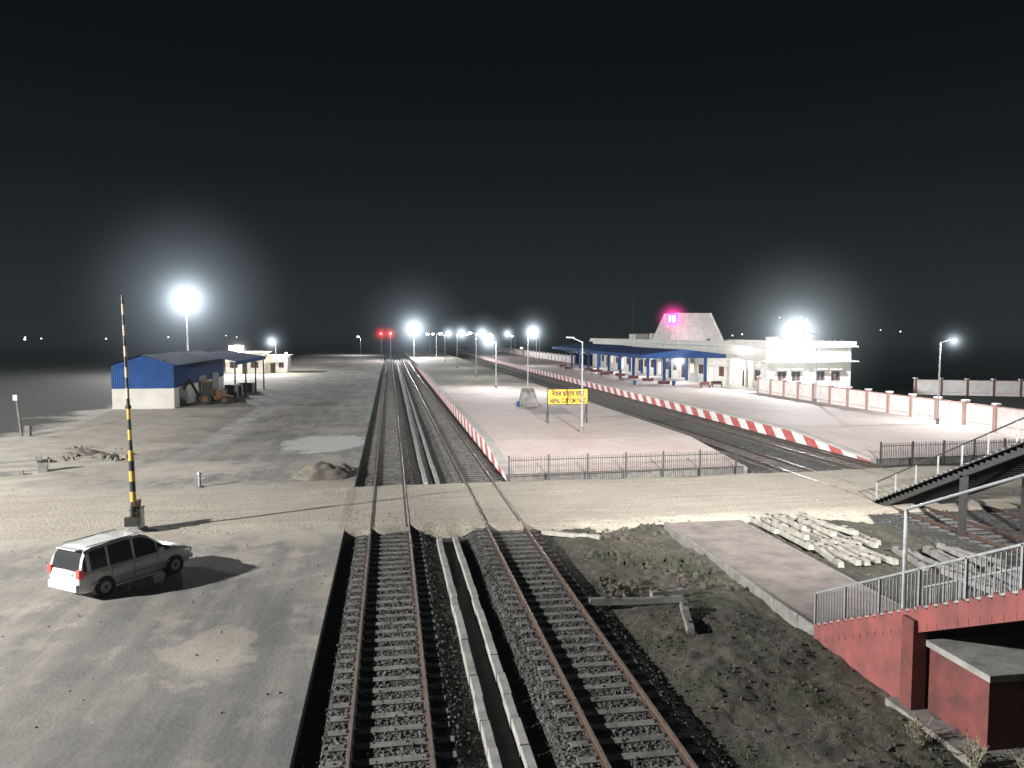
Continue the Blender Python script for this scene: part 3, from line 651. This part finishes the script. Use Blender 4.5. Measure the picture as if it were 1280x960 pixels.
def stair(X0,X1,Ys,solid,topz=6.6,rise=.152,run=.32,cover=True):
    e_=empty('footbridge_stairs'); n=int(topz/rise); g=MB(); g2=MB()
    for i in range(n):
        y=Ys-i*run; z=rise*(i+1)
        g.box(X0+.14,X1-.14,y-run-.02,y,z-rise-.02,z,'concd' if solid else 'iron')
        for a in (X0,X1-.14): g2.box(a,a+.14,y-run,y-.002,z-rise-.02 if not solid else z-.42,z+.07,'red' if solid else 'iron')
    g.build('treads',e_)
    g2.build('stepped_stringer',e_)
    g=MB(); ye=Ys-n*run; s=rise/run
    if solid:
        yw=Ys-4.2; pts=[(Ys,-.5),(yw,-.5),(yw,4.2*s-.0),(Ys,.02)]
        g.loft([[(X0+.012,y,z) for y,z in pts],[(X1-.012,y,z) for y,z in pts]],'red',True,True)
        for a in (X0+.01,X1-.3):
            pts=[(yw,4.2*s-.45),(ye,n*rise-.45),(ye,n*rise-.02),(yw,4.2*s-.02)]
            g.loft([[(a,y,z) for y,z in pts],[(a+.28,y,z) for y,z in pts]],'red',True,True)
        g.box(X0-.12,X0+.25,yw-.3,yw+.12,-.6,4.2*s-.02,'reddk')
        g.box(X0+.3,X1,yw-2.2,yw-.35,-.6,1.35,'reddk'); g.box(X0+.22,X1+.1,yw-2.3,yw-.31,1.35,1.5,'conc')
        g.box(X0-.3,X1+.3,yw-2.6,yw+.4,-.6,-.22,'concd')
    else:
        for a in (X0,X1-.16): g.beam((a+.08,Ys+.2,-.2),(a+.08,ye,n*rise-.2),.16,.42,'iron')
        for yy in (Ys-6,Ys-11): g.box(X0,X0+.25,yy-.12,yy+.12,-.5,(Ys-yy)*s-.3,'iron'); g.box(X1-.25,X1,yy-.12,yy+.12,-.5,(Ys-yy)*s-.3,'iron')
    g.build('stair_walls',e_,fixn=True)
    g=MB()
    for X in (X0+.07,X1-.07):
        k=0; y=Ys+.05
        while y>ye:
            z=max(0,(Ys-y)*s); 
            if k%11==0: g.beam((X,y,z-.05),(X,y,z+1.12),.055,.055,'gal')
            elif solid: g.beam((X,y,z+.12),(X,y,z+1.05),.02,.02,'gal')
            y-=.135; k+=1
        for h in (1.1,.14,): g.beam((X,Ys+.05,h),(X,ye,n*rise+h),.055,.05,'gal' if solid or h<1 else 'iron')
    if cover:
        X=X0+.07; yp=Ys-3.85
        g.cyl((X,yp,1.7),(X,yp,4.5),.05,.05,'gal',8); g.cyl((X,yp+.05,4.5),(X,ye,4.5+(yp-ye)*s*.9),.035,.035,'gal',8)
        g.cyl((X,yp-4,3.6),(X,yp-4,6.2),.05,.05,'gal',8)
    g.build('railing',e_)
stair(12.4,16.1,20.7,True)
stair(25.0,28.4,36.2,False,cover=False)
def loose(x,y,z,a,L=2.7,tilt=0,mat='pole_sl'):
    e_=empty('concrete_sleeper',(x,y,z),a); g=MB(); h=L/2
    rings=[[(-.13,q,0),(.13,q,0),(.10,q,t_),(-.10,q,t_)] for q,t_ in ((-h,.21),(-h*.45,.21),(-h*.3,.17),(h*.3,.17),(h*.45,.21),(h,.21))]
    g.loft(rings,mat,True,True)
    for s_ in (-.62*h,.62*h): g.box(-.04,.04,s_-.05,s_+.05,.2,.26,'iron')
    o=g.build('sleeper_body',e_,fixn=True); o.rotation_euler=(tilt,0,0); return e_
for row,(yc,n) in enumerate(((33.6,7),(30.9,8),(28.4,5))):
    for i in range(n):
        x=17.3+i*.48+random.uniform(-.08,.08)+row*.1; loose(x,yc+random.uniform(-.4,.4),-.28+random.uniform(0,.05),random.gauss(0,.08))
for i in range(4): loose(17.6+i*.75+random.uniform(-.1,.1),32+random.uniform(-1,1),-.03,random.gauss(.1,.10))
for i in range(12): loose(20.6+(i%6)*.55+random.uniform(-.1,.1),27.2-(i//6)*2.9+random.uniform(-.3,.3),-.28+random.uniform(0,.08),random.gauss(0,.14),mat='concd')
loose(7.95,33.2,-.28,math.radians(60)); loose(8.1,24.3,-.2,math.radians(86),3.2,mat='sleeper'); loose(9.2,22.6,-.2,math.radians(-15),2.0,.08,mat='sleeper'); loose(9.6,25,-.25,math.radians(100),1.6,mat='sleeper')
g=MB(); g.box(13.5,20,11.5,14,-.5,-.15,'concd'); g.build('drain_cover_slab')

# ---------------------------------------------------------------- car (white MPV)
e_=empty('parked_car',(-9.4,28.9,0),math.radians(54))
def interp(tab,x):
    for (a,*va),(b_,*vb) in zip(tab,tab[1:]):
        if a<=x<=b_: u=(x-a)/(b_-a); return [p+(q-p)*u for p,q in zip(va,vb)]
body=[(-2.29,.42,.80,.74),(-2.25,.30,.98,.80),(-2.1,.25,1.02,.855),(-1.6,.24,1.03,.88),(0,.22,1.0,.885),(1.0,.23,.98,.88),(1.35,.24,.97,.87),(1.8,.25,.91,.85),(2.1,.27,.82,.80),(2.24,.33,.70,.72),(2.29,.42,.60,.64)]
g=MB(); rings=[]
for x in sorted(set([b_[0] for b_ in body]+list(np.linspace(-2.2,2.2,28)))):
    zb,zt,hw=interp(body,x)
    half=[(0,zb),(hw*.86,zb),(hw*.96,zb+.12),(hw,zb+(zt-zb)*.45),(hw*.985,zb+(zt-zb)*.72),(hw*.95,zt-.03),(hw*.88,zt),(0,zt+.03)]
    rings.append([(x,y,z) for y,z in half]+[(x,-y,z) for y,z in half[-2:0:-1]])
g.loft(rings,'paint',True,True); g.build('body',e_,smooth=True,fixn=True)
gh=[(-2.24,1.0,.80),(-2.14,1.42,.76),(-2.02,1.62,.71),(-1.7,1.70,.68),(-.6,1.76,.67),(.15,1.71,.66),(.42,1.60,.67),(.85,1.28,.74),(1.28,1.0,.80)]
pill=[(-2.02,-1.88),(-1.28,-1.20),(-.32,-.23),(.62,.68)]
xs=sorted(set([p[0] for p in gh]+[q for p in pill for q in p]+[-1.9,-1.0,-.9]))
g=MB(); R=[]
for x in xs:
    zr,hw=interp(gh,x); zb=.99; hb=.845
    gl=zr-.09 if zr>1.2 else zr-.02
    R.append([(x,hb,zb),(x,hw+(hb-hw)*max(0,min(1,(1.76-gl)/.9))*.6,max(zb,gl)),(x,hw-.08,zr),(x,0,zr+.02),(x,-hw+.08,zr),(x,-(hw+(hb-hw)*max(0,min(1,(1.76-gl)/.9))*.6),max(zb,gl)),(x,-hb,zb)])
for i in range(len(xs)-1):
    a,b_=xs[i],xs[i+1]; mid=(a+b_)/2
    isp=any(p<=mid<=q for p,q in pill)
    for j in range(6):
        q=[R[i][j],R[i][j+1],R[i+1][j+1],R[i+1][j]]
        if j in (0,5): k='paint' if isp or mid<-2.14 else 'glass'
        elif j in (1,4): k='paint'
        else: k='glass' if (mid>.15 or (-2.24<mid<-2.02)) else 'paint'
        g.add(q,[(0,1,2,3)],k)
g.build('cabin',e_,fixn=False)
g=MB()
for x in (-1.42,1.36):
    for s_ in (-1,1):
        g.cyl((x,s_*.62,.32),(x,s_*.893,.32),.37,.37,'black',22); g.cyl((x,s_*.66,.315),(x,s_*.905,.315),.315,.315,'tyre',22)
        g.cyl((x,s_*.88,.315),(x,s_*.912,.315),.2,.2,'gal',14); g.cyl((x,s_*.9,.315),(x,s_*.918,.315),.06,.06,'iron',8)
g.build('wheels',e_)
g=MB()
for s_ in (-1,1):
    a,b_=sorted((s_*.66,s_*.83)); g.box(-2.30,-2.12,a,b_,.80,1.08,'tail'); g.box(2.02,2.23,*sorted((s_*.48,s_*.74)),.62,.76,'white')
    g.box(.62,.78,*sorted((s_*.86,s_*1.04)),1.0,1.15,'paint')
    g.box(-1.9,1.5,*sorted((s_*.882,s_*.897)),.50,.56,'gal')
    for x in (-.28,-1.15,.62): g.box(x-.006,x+.006,*sorted((s_*.878,s_*.889)),.35,.98,'iron')
    for x in (-.05,-.95): g.box(x-.16,x-.02,*sorted((s_*.88,s_*.9)),.84,.87,'gal')
    g.beam((-1.9,s_*.6,1.75),(.1,s_*.6,1.77),.03,.03,'gal')
g.box(-2.36,-2.24,-.74,.74,.36,.60,'paint'); g.box(-2.375,-2.36,-.26,.26,.42,.53,'white'); g.box(-2.31,-2.27,-.5,.5,.86,.92,'gal'); g.box(2.22,2.34,-.66,.66,.34,.5,'paint'); g.box(2.24,2.30,-.4,.4,.56,.68,'iron')
g.box(-2.2,-1.98,-.5,.5,1.66,1.69,'paint')
g.build('trim',e_,bevel=.012)

# ---------------------------------------------------------------- camera
cd=bpy.data.cameras.new('camera'); cam=bpy.data.objects.new('camera',cd); COL.objects.link(cam)
cam.location=(0,0,8.8); cam.rotation_euler=(math.radians(90-3.7),0,math.radians(-9.05))
cd.sensor_width=36; cd.lens=27.03; cd.clip_start=.1; cd.clip_end=6000; sc.camera=cam
sc.view_settings.view_transform='Standard'; sc.view_settings.look='None'; sc.view_settings.exposure=0
